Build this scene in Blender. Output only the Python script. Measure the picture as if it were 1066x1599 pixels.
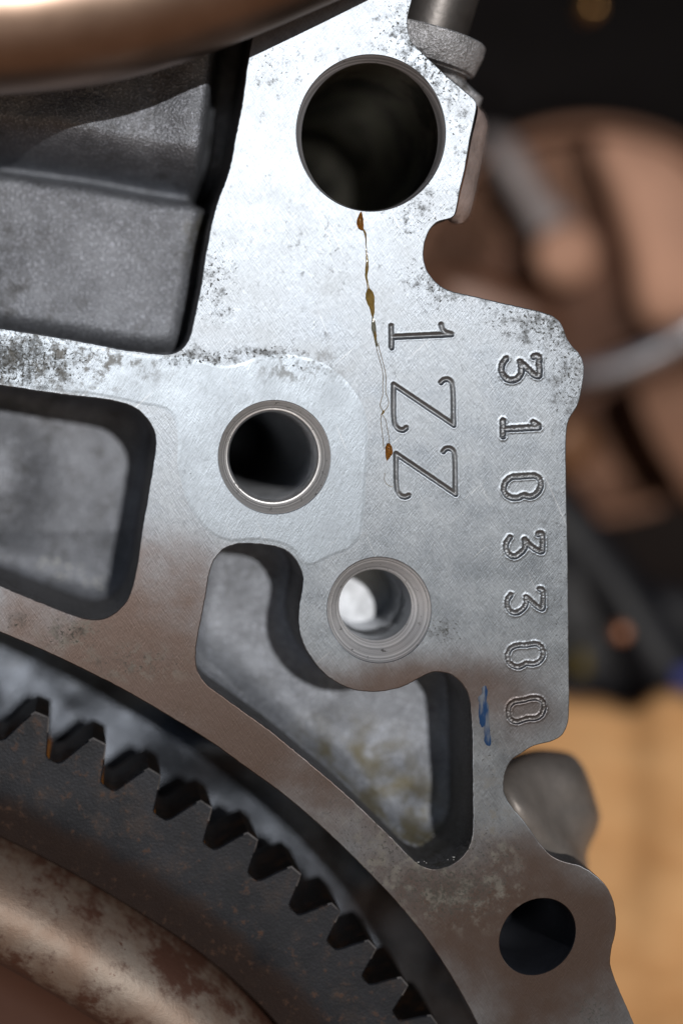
import bpy, bmesh, math, random
import numpy as np
from mathutils import Vector, Matrix, noise
from mathutils.geometry import tessellate_polygon

random.seed(7)
sc = bpy.context.scene
for o in list(bpy.data.objects):
    bpy.data.objects.remove(o)

# ------------------------------------------------------------------ measures
# 1 unit = 10 cm of the engine; S = one millimetre-tenth. The machined face is the plane y = 0.
S = 0.001
EX, EY = 140.0, 610.0            # foot of the camera axis on the face
CAMD = 2.6                       # camera distance from the face

# ------------------------------------------------------------------ camera
cam = bpy.data.cameras.new("camera")
camo = bpy.data.objects.new("camera", cam)
sc.collection.objects.link(camo)
camo.location = (EX * S, -CAMD, (1600 - EY) * S)
camo.rotation_euler = (math.radians(90), 0, 0)
cam.sensor_fit = 'VERTICAL'
cam.sensor_height = 36.0
cam.lens = 36.0 * CAMD / 1.599
cam.shift_x = (533 - EX) / 1599.0
cam.shift_y = -(799.5 - EY) / 1599.0
cam.clip_start = 0.05
cam.clip_end = 2000
cam.dof.use_dof = True
cam.dof.focus_distance = CAMD + 0.0
cam.dof.aperture_fstop = cam.lens * 1e-3 / 0.145
cam.dof.aperture_blades = 0
sc.camera = camo

# ------------------------------------------------------------------ sky and sun
TX, TY = 0.155, 0.175
LEAN = math.radians(12)           # the block leans back on the bench, the camera looks down square to its face
sv = Vector((TX, -1.0, TY)).normalized()
LR = Matrix.Translation((0, 0, -.6)) @ Matrix.Rotation(-LEAN, 4, 'X') @ Matrix.Translation((0, 0, .6))
camo.matrix_world = LR @ Matrix.Translation(camo.location) @ Matrix.Rotation(math.radians(90), 4, 'X')
sv = (LR.to_3x3() @ sv).normalized()
elev = math.asin(sv.z)
azim = math.atan2(sv.x, sv.y)
w = bpy.data.worlds.new("World")
sc.world = w
w.use_nodes = True
wn = w.node_tree
wn.nodes.clear()
sky = wn.nodes.new("ShaderNodeTexSky")
sky.sky_type = 'NISHITA'
sky.sun_disc = False
sky.sun_elevation = elev
sky.sun_rotation = azim
sky.air_density = 1.0
sky.dust_density = 0.6
sky.ozone_density = 2.0
bg = wn.nodes.new("ShaderNodeBackground")
bg.inputs[1].default_value = 0.05
wo = wn.nodes.new("ShaderNodeOutputWorld")
wn.links.new(sky.outputs[0], bg.inputs[0])
wn.links.new(bg.outputs[0], wo.inputs[0])

sun = bpy.data.lights.new("sun", 'SUN')
sun.energy = 4.5
sun.angle = math.radians(0.5)
sun.color = (1.0, 0.965, 0.93)
suno = bpy.data.objects.new("sun", sun)
sc.collection.objects.link(suno)
suno.rotation_euler = sv.to_track_quat('Z', 'Y').to_euler()
suno.location = sv * 20

sc.view_settings.view_transform = 'Standard'
sc.view_settings.look = 'None'
sc.view_settings.exposure = -1.1
sc.view_settings.gamma = 1.0
sc.render.engine = 'CYCLES'
sc.cycles.use_denoising = True
sc.cycles.max_bounces = 8
sc.cycles.sample_clamp_indirect = 4.0
sc.cycles.caustics_reflective = False

# ------------------------------------------------------------------ helpers
def P(x, y, d=0.0):
    """sheet millimetre-tenths on the face -> world point, d behind the face (straight back)"""
    return (x * S, d, (1600 - y) * S)

def U(x, y, d):
    """the same for a point traced along the line of sight and lying d behind the face"""
    k = (CAMD + d) / CAMD
    return (EX + (x - EX) * k, EY + (y - EY) * k)

def Ul(pts, d):
    return [U(x, y, d) for x, y in pts]

def mesh_obj(name, verts, faces, mat, parent=None, smooth=None, uvs=None):
    me = bpy.data.meshes.new(name)
    me.from_pydata([tuple(v) for v in verts], [], faces)
    me.update()
    if mat: me.materials.append(mat)
    if smooth is not None:
        me.polygons.foreach_set("use_smooth", [True] * len(me.polygons))
        if smooth < 179:
            me.set_sharp_from_angle(angle=math.radians(smooth))
    if uvs is not None:
        l = me.uv_layers.new(name="uv")
        co = []
        for lp in me.loops:
            co.extend(uvs[lp.vertex_index])
        l.data.foreach_set("uv", co)
    o = bpy.data.objects.new(name, me)
    sc.collection.objects.link(o)
    if parent: o.parent = parent
    return o

def thing(name, label, cat, loc=(0, 0, 0), group=None):
    o = bpy.data.objects.new(name, None)
    o.empty_display_size = 0.05
    sc.collection.objects.link(o)
    o.location = loc
    o["label"] = label
    o["category"] = cat
    if group: o["group"] = group
    return o

def tag(o, label, cat=None, group=None, kind=None):
    if label: o["label"] = label
    if cat: o["category"] = cat
    if group: o["group"] = group
    if kind: o["kind"] = kind
    return o

def catmull(pts, closed=True, step=4.0):
    n = len(pts)
    out = []
    rng = range(n) if closed else range(n - 1)
    for i in rng:
        if closed:
            p0, p1, p2, p3 = pts[i - 1], pts[i], pts[(i + 1) % n], pts[(i + 2) % n]
        else:
            p0 = pts[max(i - 1, 0)]; p1 = pts[i]; p2 = pts[i + 1]; p3 = pts[min(i + 2, n - 1)]
        L = math.dist(p1, p2)
        m = max(1, int(L / step))
        # centripetal tangents
        def tj(a, b): return max(math.dist(a, b), 1e-6) ** 0.5
        t01, t12, t23 = tj(p0, p1), tj(p1, p2), tj(p2, p3)
        mm = []
        for c in (0, 1):
            m1 = (p2[c] - p1[c]) + t12 * ((p1[c] - p0[c]) / t01 - (p2[c] - p0[c]) / (t01 + t12)) if math.dist(p0, p1) > 1e-6 else p2[c] - p1[c]
            m2 = (p2[c] - p1[c]) + t12 * ((p3[c] - p2[c]) / t23 - (p3[c] - p1[c]) / (t12 + t23)) if math.dist(p2, p3) > 1e-6 else p2[c] - p1[c]
            mm.append((m1, m2))
        for k in range(m):
            t = k / m
            h00 = 2*t**3 - 3*t**2 + 1; h10 = t**3 - 2*t**2 + t
            h01 = -2*t**3 + 3*t**2; h11 = t**3 - t**2
            out.append(tuple(h00*p1[c] + h10*mm[c][0] + h01*p2[c] + h11*mm[c][1] for c in (0, 1)))
    if not closed: out.append(tuple(pts[-1]))
    return out

def rough_edge(loop, amp=0.35, seed=0):
    out = []
    for (x, y) in loop:
        out.append((x + amp * noise.noise(Vector((x * .13, y * .13, seed))) + amp * .7 * noise.noise(Vector((x * .5, y * .5, seed + 3))),
                    y + amp * noise.noise(Vector((x * .13, y * .13, seed + 9))) + amp * .7 * noise.noise(Vector((x * .5, y * .5, seed + 5)))))
    return out

def area2(loop):
    a = 0
    for i in range(len(loop)):
        x0, y0 = loop[i - 1]; x1, y1 = loop[i]
        a += x0 * y1 - x1 * y0
    return a

def offset(loop, o, closed=True):
    """shift a loop sideways; positive = towards the left of travel direction in (x right, y down) axes"""
    n = len(loop)
    out = []
    for i in range(n):
        if closed:
            a = loop[i - 1]; b = loop[(i + 1) % n]
        else:
            a = loop[max(i - 1, 0)]; b = loop[min(i + 1, n - 1)]
        dx, dy = b[0] - a[0], b[1] - a[1]
        L = math.hypot(dx, dy) or 1
        out.append((loop[i][0] + o * dy / L, loop[i][1] - o * dx / L))
    return out

def grow(loop, o):
    """grow a closed loop outwards by o (shrink if negative)"""
    return offset(loop, o if area2(loop) > 0 else -o)

def plate(loops, d=0.0):
    """flat face with holes; loops[0] outer"""
    vs, fs = [], []
    for lp in loops:
        vs += [P(x, y, d) for x, y in lp]
    tri = tessellate_polygon([[Vector((x, -y, 0)) for x, y in lp] for lp in loops])
    for t in tri:
        fs.append(tuple(t))
    fs2 = []
    for t in fs:
        a, b, c = (Vector(vs[i]) for i in t)
        nrm = (b - a).cross(c - a)
        fs2.append(t if nrm.y < 0 else t[::-1])
    return vs, fs2

def strip(vs, fs, ringA, ringB, closed=True):
    """ringA, ringB lists of 3D points; facing decided by order"""
    b0 = len(vs); n = len(ringA)
    vs += ringA; vs += ringB
    for i in range(n if closed else n - 1):
        j = (i + 1) % n
        fs.append((b0 + i, b0 + j, b0 + n + j, b0 + n + i))

def loft(vs, fs, rings, closed=True, flip=False, cap=False):
    b0 = len(vs); n = len(rings[0])
    for r in rings: vs += list(r)
    for k in range(len(rings) - 1):
        for i in range(n if closed else n - 1):
            j = (i + 1) % n
            q = (b0 + k*n + i, b0 + k*n + j, b0 + (k+1)*n + j, b0 + (k+1)*n + i)
            fs.append(q[::-1] if flip else q)
    if cap:
        q = tuple(b0 + (len(rings) - 1) * n + i for i in range(n))
        fs.append(q[::-1] if flip else q)

def flat_front(o):
    """the machined plane itself stays flat shaded, only its rounded edges are smooth"""
    for p in o.data.polygons:
        if abs(p.normal.y) > .9999: p.use_smooth = False

def fix_normals(o, inward=False):
    bm = bmesh.new(); bm.from_mesh(o.data)
    bmesh.ops.remove_doubles(bm, verts=bm.verts, dist=1e-6)
    bmesh.ops.recalc_face_normals(bm, faces=bm.faces)
    if inward: bmesh.ops.reverse_faces(bm, faces=bm.faces)
    bm.to_mesh(o.data); bm.free()

def ellipse(cx, cy, rx, ry, rot=0.0, n=112, d=0.0):
    out = []
    for i in range(n):
        a = 2 * math.pi * i / n
        u, v = rx * math.cos(a), ry * math.sin(a)
        out.append((cx + u * math.cos(rot) - v * math.sin(rot), cy + u * math.sin(rot) + v * math.cos(rot)))
    return out

def seg_dist(X, Y, line, closed):
    """distance of grid points to a polyline"""
    D = np.full(X.shape, 1e9)
    n = len(line)
    for i in range(n if closed else n - 1):
        ax, ay = line[i]; bx, by = line[(i + 1) % n]
        dx, dy = bx - ax, by - ay
        L2 = dx*dx + dy*dy or 1e-9
        t = np.clip(((X - ax) * dx + (Y - ay) * dy) / L2, 0, 1)
        D = np.minimum(D, np.hypot(X - ax - t * dx, Y - ay - t * dy))
    return D

def inside(X, Y, loop):
    c = np.zeros(X.shape, bool)
    n = len(loop)
    for i in range(n):
        x0, y0 = loop[i - 1]; x1, y1 = loop[i]
        if y0 == y1: continue
        m = ((y0 > Y) != (y1 > Y)) & (X < (x1 - x0) * (Y - y0) / (y1 - y0) + x0)
        c ^= m
    return c

def vnoise(X, Y, sc_, seed=0.0, octv=3):
    """smooth value noise in numpy, -1..1"""
    rs = np.random.RandomState(int(seed * 13 + 5))
    T = rs.rand(256, 256) * 2 - 1
    out = np.zeros(X.shape); amp = 1.0; tot = 0
    for k in range(octv):
        x = X / sc_ + 37.3 * k + 500; y = Y / sc_ + 11.7 * k + 500
        xi = np.floor(x).astype(int); yi = np.floor(y).astype(int)
        fx = x - xi; fy = y - yi
        fx = fx*fx*(3-2*fx); fy = fy*fy*(3-2*fy)
        a = T[xi & 255, yi & 255]; b = T[(xi+1) & 255, yi & 255]
        c = T[xi & 255, (yi+1) & 255]; e = T[(xi+1) & 255, (yi+1) & 255]
        out += amp * ((a*(1-fx)+b*fx)*(1-fy) + (c*(1-fx)+e*fx)*fy)
        tot += amp; amp *= 0.5; sc_ *= 0.5
    return out / tot

def grid_obj(name, x0, x1, y0, y1, step, depth_fn, mat, parent, mask_fn=None):
    xs = np.linspace(x0, x1, int(round((x1 - x0) / step)) + 1); ys = np.linspace(y0, y1, int(round((y1 - y0) / step)) + 1)
    X, Y = np.meshgrid(xs, ys)
    Dp = depth_fn(X, Y)
    M = mask_fn(X, Y) if mask_fn else np.ones(X.shape, bool)
    ny, nx = X.shape
    V = np.stack([X * S, Dp * S, (1600 - Y) * S], -1).reshape(-1, 3)
    q = []
    for j in range(ny - 1):
        mm = M[j, :-1] & M[j, 1:] & M[j + 1, :-1] & M[j + 1, 1:]
        for i in np.nonzero(mm)[0]:
            a = j * nx + i
            q.append((a, a + nx, a + nx + 1, a + 1))
    used = np.zeros(len(V), bool)
    qa = np.array(q)
    used[qa.ravel()] = True
    idx = np.cumsum(used) - 1
    return mesh_obj(name, V[used].tolist(), idx[qa].tolist(), mat, parent, smooth=180)

# ------------------------------------------------------------------ materials
class NT:
    def __init__(s, name):
        s.m = bpy.data.materials.new(name); s.m.use_nodes = True
        s.t = s.m.node_tree; s.t.nodes.clear()
        s.out = s.t.nodes.new("ShaderNodeOutputMaterial")
        s.b = s.t.nodes.new("ShaderNodeBsdfPrincipled")
        s.t.links.new(s.b.outputs[0], s.out.inputs[0])
        tc = s.t.nodes.new("ShaderNodeTexCoord"); s.obj = tc.outputs["Object"]; s.uv = tc.outputs["UV"]
    def link(s, a, b): s.t.links.new(a, b)
    def set(s, k, v):
        if hasattr(v, "is_output"): s.link(v, s.b.inputs[k])
        else: s.b.inputs[k].default_value = v
    def map(s, scale=(1, 1, 1), rot=(0, 0, 0), loc=(0, 0, 0), src=None):
        n = s.t.nodes.new("ShaderNodeMapping"); s.link(src or s.obj, n.inputs[0])
        n.inputs["Scale"].default_value = scale; n.inputs["Rotation"].default_value = rot; n.inputs["Location"].default_value = loc
        return n.outputs[0]
    def noise(s, scale, det=4, rough=.55, vec=None, dist=0.0, lac=2.0):
        n = s.t.nodes.new("ShaderNodeTexNoise"); s.link(vec or s.obj, n.inputs["Vector"])
        n.inputs["Scale"].default_value = scale; n.inputs["Detail"].default_value = det
        n.inputs["Roughness"].default_value = rough; n.inputs["Distortion"].default_value = dist
        n.inputs["Lacunarity"].default_value = lac
        return n.outputs[0]
    def voro(s, scale, vec=None, feat='F1', rnd=1.0):
        n = s.t.nodes.new("ShaderNodeTexVoronoi"); s.link(vec or s.obj, n.inputs["Vector"])
        n.feature = feat
        n.inputs["Scale"].default_value = scale; n.inputs["Randomness"].default_value = rnd
        return n.outputs[0]
    def ramp(s, f, stops, interp='LINEAR'):
        n = s.t.nodes.new("ShaderNodeValToRGB"); s.link(f, n.inputs[0])
        cr = n.color_ramp; cr.interpolation = interp
        while len(cr.elements) < len(stops): cr.elements.new(0.5)
        for e, (p, c) in zip(cr.elements, stops):
            e.position = p
            e.color = (c, c, c, 1) if isinstance(c, (int, float)) else (*c, 1)
        return n.outputs[0]
    def mr(s, f, a, b, c=0.0, d=1.0, smooth=False):
        n = s.t.nodes.new("ShaderNodeMapRange"); s.link(f, n.inputs[0])
        if smooth: n.interpolation_type = 'SMOOTHSTEP'
        n.inputs[1].default_value = a; n.inputs[2].default_value = b
        n.inputs[3].default_value = c; n.inputs[4].default_value = d
        return n.outputs[0]
    def math(s, op, a, b=0.0, c=0.0, clamp=False):
        n = s.t.nodes.new("ShaderNodeMath"); n.operation = op; n.use_clamp = clamp
        for i, v in enumerate((a, b, c)):
            if hasattr(v, "is_output"): s.link(v, n.inputs[i])
            else: n.inputs[i].default_value = v
        return n.outputs[0]
    def mix(s, f, a, b, bt='MIX'):
        n = s.t.nodes.new("ShaderNodeMix"); n.data_type = 'RGBA'; n.blend_type = bt
        if hasattr(f, "is_output"): s.link(f, n.inputs[0])
        else: n.inputs[0].default_value = f
        for k, v in ((6, a), (7, b)):
            if hasattr(v, "is_output"): s.link(v, n.inputs[k])
            else: n.inputs[k].default_value = (*v, 1) if len(v) == 3 else v
        return n.outputs[2]
    def fmix(s, f, a, b):
        n = s.t.nodes.new("ShaderNodeMix"); n.data_type = 'FLOAT'
        for k, v in ((0, f), (2, a), (3, b)):
            if hasattr(v, "is_output"): s.link(v, n.inputs[k])
            else: n.inputs[k].default_value = v
        return n.outputs[0]
    def bump(s, h, strength, dist=0.001, normal=None):
        n = s.t.nodes.new("ShaderNodeBump"); s.link(h, n.inputs["Height"])
        n.inputs["Strength"].default_value = strength; n.inputs["Distance"].default_value = dist
        if normal: s.link(normal, n.inputs["Normal"])
        return n.outputs[0]
    def blob(s, x, y, rx, ry, rot=0.0):
        """1 at a spot on the face, falling to 0 at its edge"""
        n = s.t.nodes.new("ShaderNodeMapping"); n.vector_type = 'TEXTURE'
        s.link(s.flat, n.inputs[0])
        n.inputs["Location"].default_value = (x * S, 0, (1600 - y) * S)
        n.inputs["Rotation"].default_value = (0, rot, 0)
        n.inputs["Scale"].default_value = (rx * S, 1, ry * S)
        g = s.t.nodes.new("ShaderNodeTexGradient"); g.gradient_type = 'SPHERICAL'
        s.link(n.outputs[0], g.inputs[0])
        return g.outputs["Fac"]
    def blobs(s, lst):
        """sum of spots, list of (x, y, rx, ry, weight)"""
        if not hasattr(s, "flat"):
            sp = s.t.nodes.new("ShaderNodeVectorMath"); sp.operation = 'MULTIPLY'
            s.link(s.obj, sp.inputs[0]); sp.inputs[1].default_value = (1, 0, 1)
            s.flat = sp.outputs[0]
        r = None
        for b in lst:
            v = s.math('MULTIPLY', s.blob(*b[:4], rot=b[5] if len(b) > 5 else 0.0), b[4])
            r = v if r is None else s.math('ADD', r, v)
        return r

def mat_face(name="machined_aluminium", extra=None, pad=False):
    n = NT(name)
    # fine brushed lines in several directions
    def lines(scale_a, scale_l, ang, det=2):
        v = n.map(rot=(0, math.radians(ang), 0))
        v = n.map(scale=(scale_a, 1, scale_l), src=v)
        return n.noise(1.0, det, .6, v)
    l1 = lines(560, 60, 12 if not pad else 40)
    l2 = lines(480, 55, 34 if not pad else -25)
    l3 = lines(560, 70, -38)
    l4 = lines(300, 24, 20)
    h = n.math('ADD', n.math('MULTIPLY', l1, .3), n.math('ADD', n.math('MULTIPLY', l2, .35), n.math('ADD', n.math('MULTIPLY', l3, .25), n.math('MULTIPLY', l4, .25))))
    # sparse deep scratches
    sc1 = n.mr(lines(190, 6, 24, 1), .70, .76)
    sc2 = n.mr(lines(220, 7, -48, 1), .71, .76)
    scr = n.math('MAXIMUM', sc1, sc2)
    grain = n.noise(300, 4, .6)
    tone = n.math('ADD', n.math('MULTIPLY', l2, .5), n.math('MULTIPLY', l3, .5))
    # dirt and pits with their own places
    places = n.blobs([
        (645, 60, 80, 110, .9), (700, 140, 80, 100, .6), (735, 270, 50, 110, .25), (655, 330, 70, 60, .6),
        (700, 440, 90, 60, 1.1), (840, 500, 120, 60, 1.1, ), (890, 580, 60, 120, .9), (880, 880, 40, 330, .55),
        (330, 440, 60, 90, .8), (290, 555, 60, 24, 1.1), (400, 550, 80, 14, 1.2), (340, 562, 40, 14, 1.0), (0, 562, 190, 70, 1.7),
        (520, 400, 110, 120, .2), (430, 100, 70, 60, .35), (690, 985, 50, 30, 1.2), (110, 990, 60, 34, 1.1),
        (30, 970, 30, 20, 1.0), (210, 1035, 120, 40, .75), (620, 1330, 190, 130, .9), (560, 1210, 90, 60, .8),
        (700, 1400, 110, 60, 1.1), (780, 1340, 120, 110, .6), (925, 1580, 50, 50, 1.3), (470, 570, 70, 34, .5),
        (640, 160, 330, 300, .14), (760, 1180, 90, 90, .5),
    ])
    Pm = n.math('MINIMUM', places, 1.3)
    specks = n.mr(n.math('ADD', n.noise(180, 5, .66), n.math('MULTIPLY', Pm, .12)), .625, .72, smooth=True)
    specks = n.math('MULTIPLY', specks, n.mr(Pm, .02, .25))
    smudge = n.math('MULTIPLY', n.mr(n.math('ADD', n.noise(48, 7, .72), n.math('MULTIPLY', n.math('MINIMUM', places, 2.0), .17)), .58, .80, smooth=True), .72)
    smudge = n.math('MULTIPLY', smudge, n.mr(n.noise(210, 3, .6), .38, .56, .35, 1.0))
    dirt = n.math('MAXIMUM', specks, smudge)
    pits = n.mr(n.noise(170, 2, .5), .765, .79)
    dirt = n.math('MAXIMUM', dirt, n.math('MULTIPLY', pits, .8))
    # browner and darker in patches towards the bell opening
    vz = n.blobs([(160, 1030, 380, 230, 1.1), (420, 1170, 330, 170, 1.0), (850, 1480, 230, 220, 1.5), (640, 1370, 260, 200, .7),
                  (640, 1070, 180, 90, .7), (800, 1110, 200, 160, .5), (230, 930, 260, 260, .35)])
    vn = n.noise(7, 6, .6)
    browning = n.math('MULTIPLY', n.mr(vz, .0, .6, smooth=True), n.mr(n.math('ADD', n.math('MULTIPLY', vz, .5), vn), .34, 1.05, smooth=True), .92)
    blot = n.noise(16, 5, .62)
    base = n.mix(n.mr(blot, .3, .7), (.17, .192, .218), (.285, .312, .34))
    if pad:
        base = n.mix(.6, base, (.32, .365, .41))
    base = n.mix(n.mr(tone, .36, .64, 0, .46), base, n.mix(1.0, base, (1.9, 1.9, 1.95), 'MULTIPLY'))
    base = n.mix(n.mr(scr, 0, 1, 0, .35), base, (.55, .57, .6))
    base = n.mix(browning, base, (.135, .102, .09))
    # greenish grey dried mud film
    mud = n.math('MULTIPLY', n.mr(n.noise(38, 6, .7), .48, .62, smooth=True), n.math('MINIMUM', n.blobs([(640, 1330, 200, 120, 1.6), (720, 1400, 140, 70, 1.5), (770, 1250, 70, 160, .9), (110, 985, 70, 40, 1.4), (220, 1035, 120, 40, 1.1), (60, 560, 240, 70, 1.6), (470, 572, 90, 40, .8)]), 1.0))
    base = n.mix(n.math('MULTIPLY', mud, .75), base, (.20, .19, .165))
    base = n.mix(n.math('MULTIPLY', dirt, .88), base, (.055, .054, .045))
    # occlusion shade painted into the stamped grooves, together with grime
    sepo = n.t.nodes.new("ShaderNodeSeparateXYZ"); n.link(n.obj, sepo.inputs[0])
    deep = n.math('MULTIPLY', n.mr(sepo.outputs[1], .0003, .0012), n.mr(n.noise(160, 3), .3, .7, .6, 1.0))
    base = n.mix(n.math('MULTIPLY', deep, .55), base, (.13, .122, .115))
    if extra: base = extra(n, base)
    n.set("Base Color", base)
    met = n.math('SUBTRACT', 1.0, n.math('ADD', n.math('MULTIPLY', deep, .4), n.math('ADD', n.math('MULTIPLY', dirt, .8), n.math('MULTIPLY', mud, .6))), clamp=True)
    n.set("Metallic", met)
    r = n.math('ADD', .455 if not pad else .49, n.math('MULTIPLY', n.math('SUBTRACT', blot, .5), .30))
    r = n.math('ADD', r, n.math('MULTIPLY', dirt, .3))
    r = n.math('ADD', r, n.math('MULTIPLY', mud, .2))
    n.set("Roughness", r)
    n.set("Anisotropic", .72)
    tv = n.t.nodes.new("ShaderNodeCombineXYZ")
    ta = math.radians(20)
    tv.inputs[0].default_value = math.cos(ta); tv.inputs[2].default_value = math.sin(ta)
    vt = n.t.nodes.new("ShaderNodeVectorTransform"); vt.vector_type = 'VECTOR'; vt.convert_from = 'OBJECT'; vt.convert_to = 'WORLD'
    n.link(tv.outputs[0], vt.inputs[0]); n.set("Tangent", vt.outputs[0])
    b1 = n.bump(h, .42 if not pad else .3, .0013)
    b2 = n.bump(grain, .12, .0008, b1)
    b3 = n.bump(scr, -.5, .0008, b2)
    b4 = n.bump(dirt, -.5, .0016, b3)
    n.set("Normal", b4)
    return n.m

def mat_cast(name, col=(.235, .25, .28), metal=.55, rough=.5, bump=.6, grime=.5, scale=1.0, tint=None):
    n = NT(name)
    g1 = n.noise(240 * scale, 3, .6)
    g2 = n.noise(60 * scale, 4, .6)
    g3 = n.noise(14, 5, .6)
    base = n.mix(n.mr(g3, .32, .7), tuple(c * .75 for c in col), tuple(min(1, c * 1.25) for c in col))
    base = n.mix(n.mr(g2, .45, .75, 0, .45), base, tuple(c * 1.5 for c in col))
    gm = n.mr(n.math('ADD', n.math('MULTIPLY', n.noise(33, 6, .7), .7), n.math('MULTIPLY', n.noise(5, 3), .45)), .60, .74)
    base = n.mix(n.math('MULTIPLY', gm, grime), base, (.045, .04, .03))
    base = n.mix(n.mr(g1, .52, .68, 0, .55), base, n.mix(1.0, base, (2.6, 2.6, 2.7), 'MULTIPLY'))
    if tint: base = tint(n, base)
    n.set("Base Color", base)
    n.set("Metallic", metal)
    n.set("Roughness", n.math('ADD', rough, n.math('MULTIPLY', n.math('SUBTRACT', g2, .5), .25)))
    b1 = n.bump(g1, min(1, bump * 1.5), .003)
    b2 = n.bump(g2, bump * .15, .0022, b1)
    n.set("Normal", b2)
    return n.m

M = {}
M['face'] = mat_face()
M['pad'] = mat_face("machined_pad", pad=True)
def yellowish(n, base):
    m = n.blobs([(560, 1250, 170, 120, 1.6), (660, 1330, 120, 90, 1.6), (330, 370, 50, 70, 1.2)])
    k = n.math('MULTIPLY', n.mr(n.noise(26, 5, .65), .42, .62), n.math('MINIMUM', m, 1.0))
    return n.mix(n.math('MULTIPLY', k, .8), base, (.16, .135, .06))
M['cast'] = mat_cast("rough_casting", tint=yellowish)
M['cast_bright'] = mat_cast("bright_casting", col=(.28, .30, .335), rough=.52, metal=.5, grime=.25, tint=yellowish)
M['cast_blue'] = mat_cast('blue_grey_casting', col=(.12, .135, .16), rough=.40, metal=.8, bump=.35, grime=.3)
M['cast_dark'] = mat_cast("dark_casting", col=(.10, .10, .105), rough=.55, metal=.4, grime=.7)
M['cast_brown'] = mat_cast("stained_casting", col=(.27, .25, .235), rough=.62, metal=.35, bump=.25, grime=.3)

def mat_turned(name, cx, cy, col=(.62, .60, .60), rough=.28):
    """turned chamfer with concentric tool marks round (cx, cy)"""
    n = NT(name)
    mp = n.map(loc=(-cx * S, 0, -(1600 - cy) * S))
    sx = n.t.nodes.new("ShaderNodeVectorMath"); sx.operation = 'MULTIPLY'; n.link(mp, sx.inputs[0]); sx.inputs[1].default_value = (1, 0, 1)
    le = n.t.nodes.new("ShaderNodeVectorMath"); le.operation = 'LENGTH'; n.link(sx.outputs[0], le.inputs[0])
    cmb = n.t.nodes.new("ShaderNodeCombineXYZ"); n.link(le.outputs["Value"], cmb.inputs[0])
    rings = n.noise(300, 3, .7, cmb.outputs[0])
    fl = n.noise(90, 5, .65)
    d = n.mr(fl, .62, .70)
    base = n.mix(n.mr(rings, .38, .62), tuple(c * .5 for c in col), tuple(min(1, c * 1.3) for c in col))
    base = n.mix(n.math('MULTIPLY', d, .85), base, (.05, .05, .045))
    n.set("Base Color", base); n.set("Metallic", .7)
    n.set("Roughness", n.math('ADD', rough, n.math('MULTIPLY', d, .3)))
    b1 = n.bump(rings, .8, .0012)
    b2 = n.bump(n.noise(160, 3), .25, .001, b1)
    n.set("Normal", b2)
    return n.m

def simple(name, col, metal=0.0, rough=.5, nscale=12, var=.25, bump=.2, bscale=80, bd=.003, spec=None):
    n = NT(name)
    f = n.noise(nscale, 5, .6)
    n.set("Base Color", n.mix(n.mr(f, .3, .7), tuple(c * (1 - var) for c in col), tuple(min(1, c * (1 + var)) for c in col)))
    n.set("Metallic", metal)
    n.set("Roughness", n.math('ADD', rough, n.math('MULTIPLY', n.math('SUBTRACT', f, .5), .2)))
    if spec is not None: n.set("Specular IOR Level", spec)
    n.set("Normal", n.bump(n.noise(bscale, 4), bump, bd))
    return n.m

M['lug'] = simple("grey_brown_casting", (.25, .225, .205), .4, .5, 9, .3, .3, 140, .0015)
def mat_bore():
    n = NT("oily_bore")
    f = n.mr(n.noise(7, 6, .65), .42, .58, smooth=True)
    n.set("Base Color", n.mix(f, (.012, .012, .011), (.30, .29, .25)))  # pale blotches put a dim reflection into the bore colour
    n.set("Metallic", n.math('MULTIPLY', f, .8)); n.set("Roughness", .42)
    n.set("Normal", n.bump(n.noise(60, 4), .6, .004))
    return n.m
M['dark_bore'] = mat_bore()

M['thread'] = simple("tapped_thread", (.38, .40, .43), .7, .42, 40, .3, .2, 200, .001)
M['bright_bore'] = simple("drilled_bore", (.50, .53, .56), .7, .34, 60, .45, .5, 90, .003)
M['sidechamf'] = simple("brown_stained_edge", (.50, .40, .37), .6, .45, 20, .3, .5, 120, .003)

# ------------------------------------------------------------------ outlines traced on the machined face
right_edge = [(643, -60), (645, -20), (643, 0), (636, 32), (641, 62), (655, 78), (678, 100), (700, 121), (723, 140), (740, 155), (743.5, 163), (733, 220), (726, 262), (718, 297),
    (708, 338), (698, 342.5), (683, 347), (671, 359), (663, 379), (661, 398), (662.5, 411), (668.5, 426), (683, 443), (703, 454),
    (733, 461), (773, 470.5), (813, 479.5), (848, 488), (865, 495), (877, 508), (883, 524), (890, 537), (902, 550), (909, 563), (911.5, 577),
    (910, 593), (906, 616), (900, 636), (890, 651), (884.5, 670), (883.5, 740), (884.5, 800), (886, 860), (887.5, 1000), (888, 1100), (886, 1130),
    (878, 1147), (863, 1157), (833, 1165), (813, 1177), (799, 1187), (790, 1203), (786, 1222), (788, 1242), (800, 1262), (814, 1278), (828, 1297), (843, 1318),
    (862, 1337), (883, 1346), (903, 1351), (923, 1362), (943, 1380), (955, 1401), (960.5, 1425), (961, 1452), (954, 1484), (952.5, 1505),
    (960, 1531), (975, 1566), (990, 1601), (1015, 1660), (1050, 1760)]
arc = [(850, 1830), (822, 1760), (795, 1700), (768, 1645), (745, 1599), (728, 1566), (703, 1523), (678, 1484), (650, 1446), (615, 1404.5), (583, 1370.5), (558, 1345), (533, 1320.5), (490, 1281),
    (440, 1239), (385, 1199), (328, 1158), (270, 1122), (228, 1097), (200, 1081), (150, 1055), (100, 1030.5), (50, 1008), (0, 987), (-60, 964), (-130, 941), (-220, 918)]
outer = right_edge + [(1050, 1830)] + arc + [(-220, 400), (-220, -200), (200, -200), (600, -200)]
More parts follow.
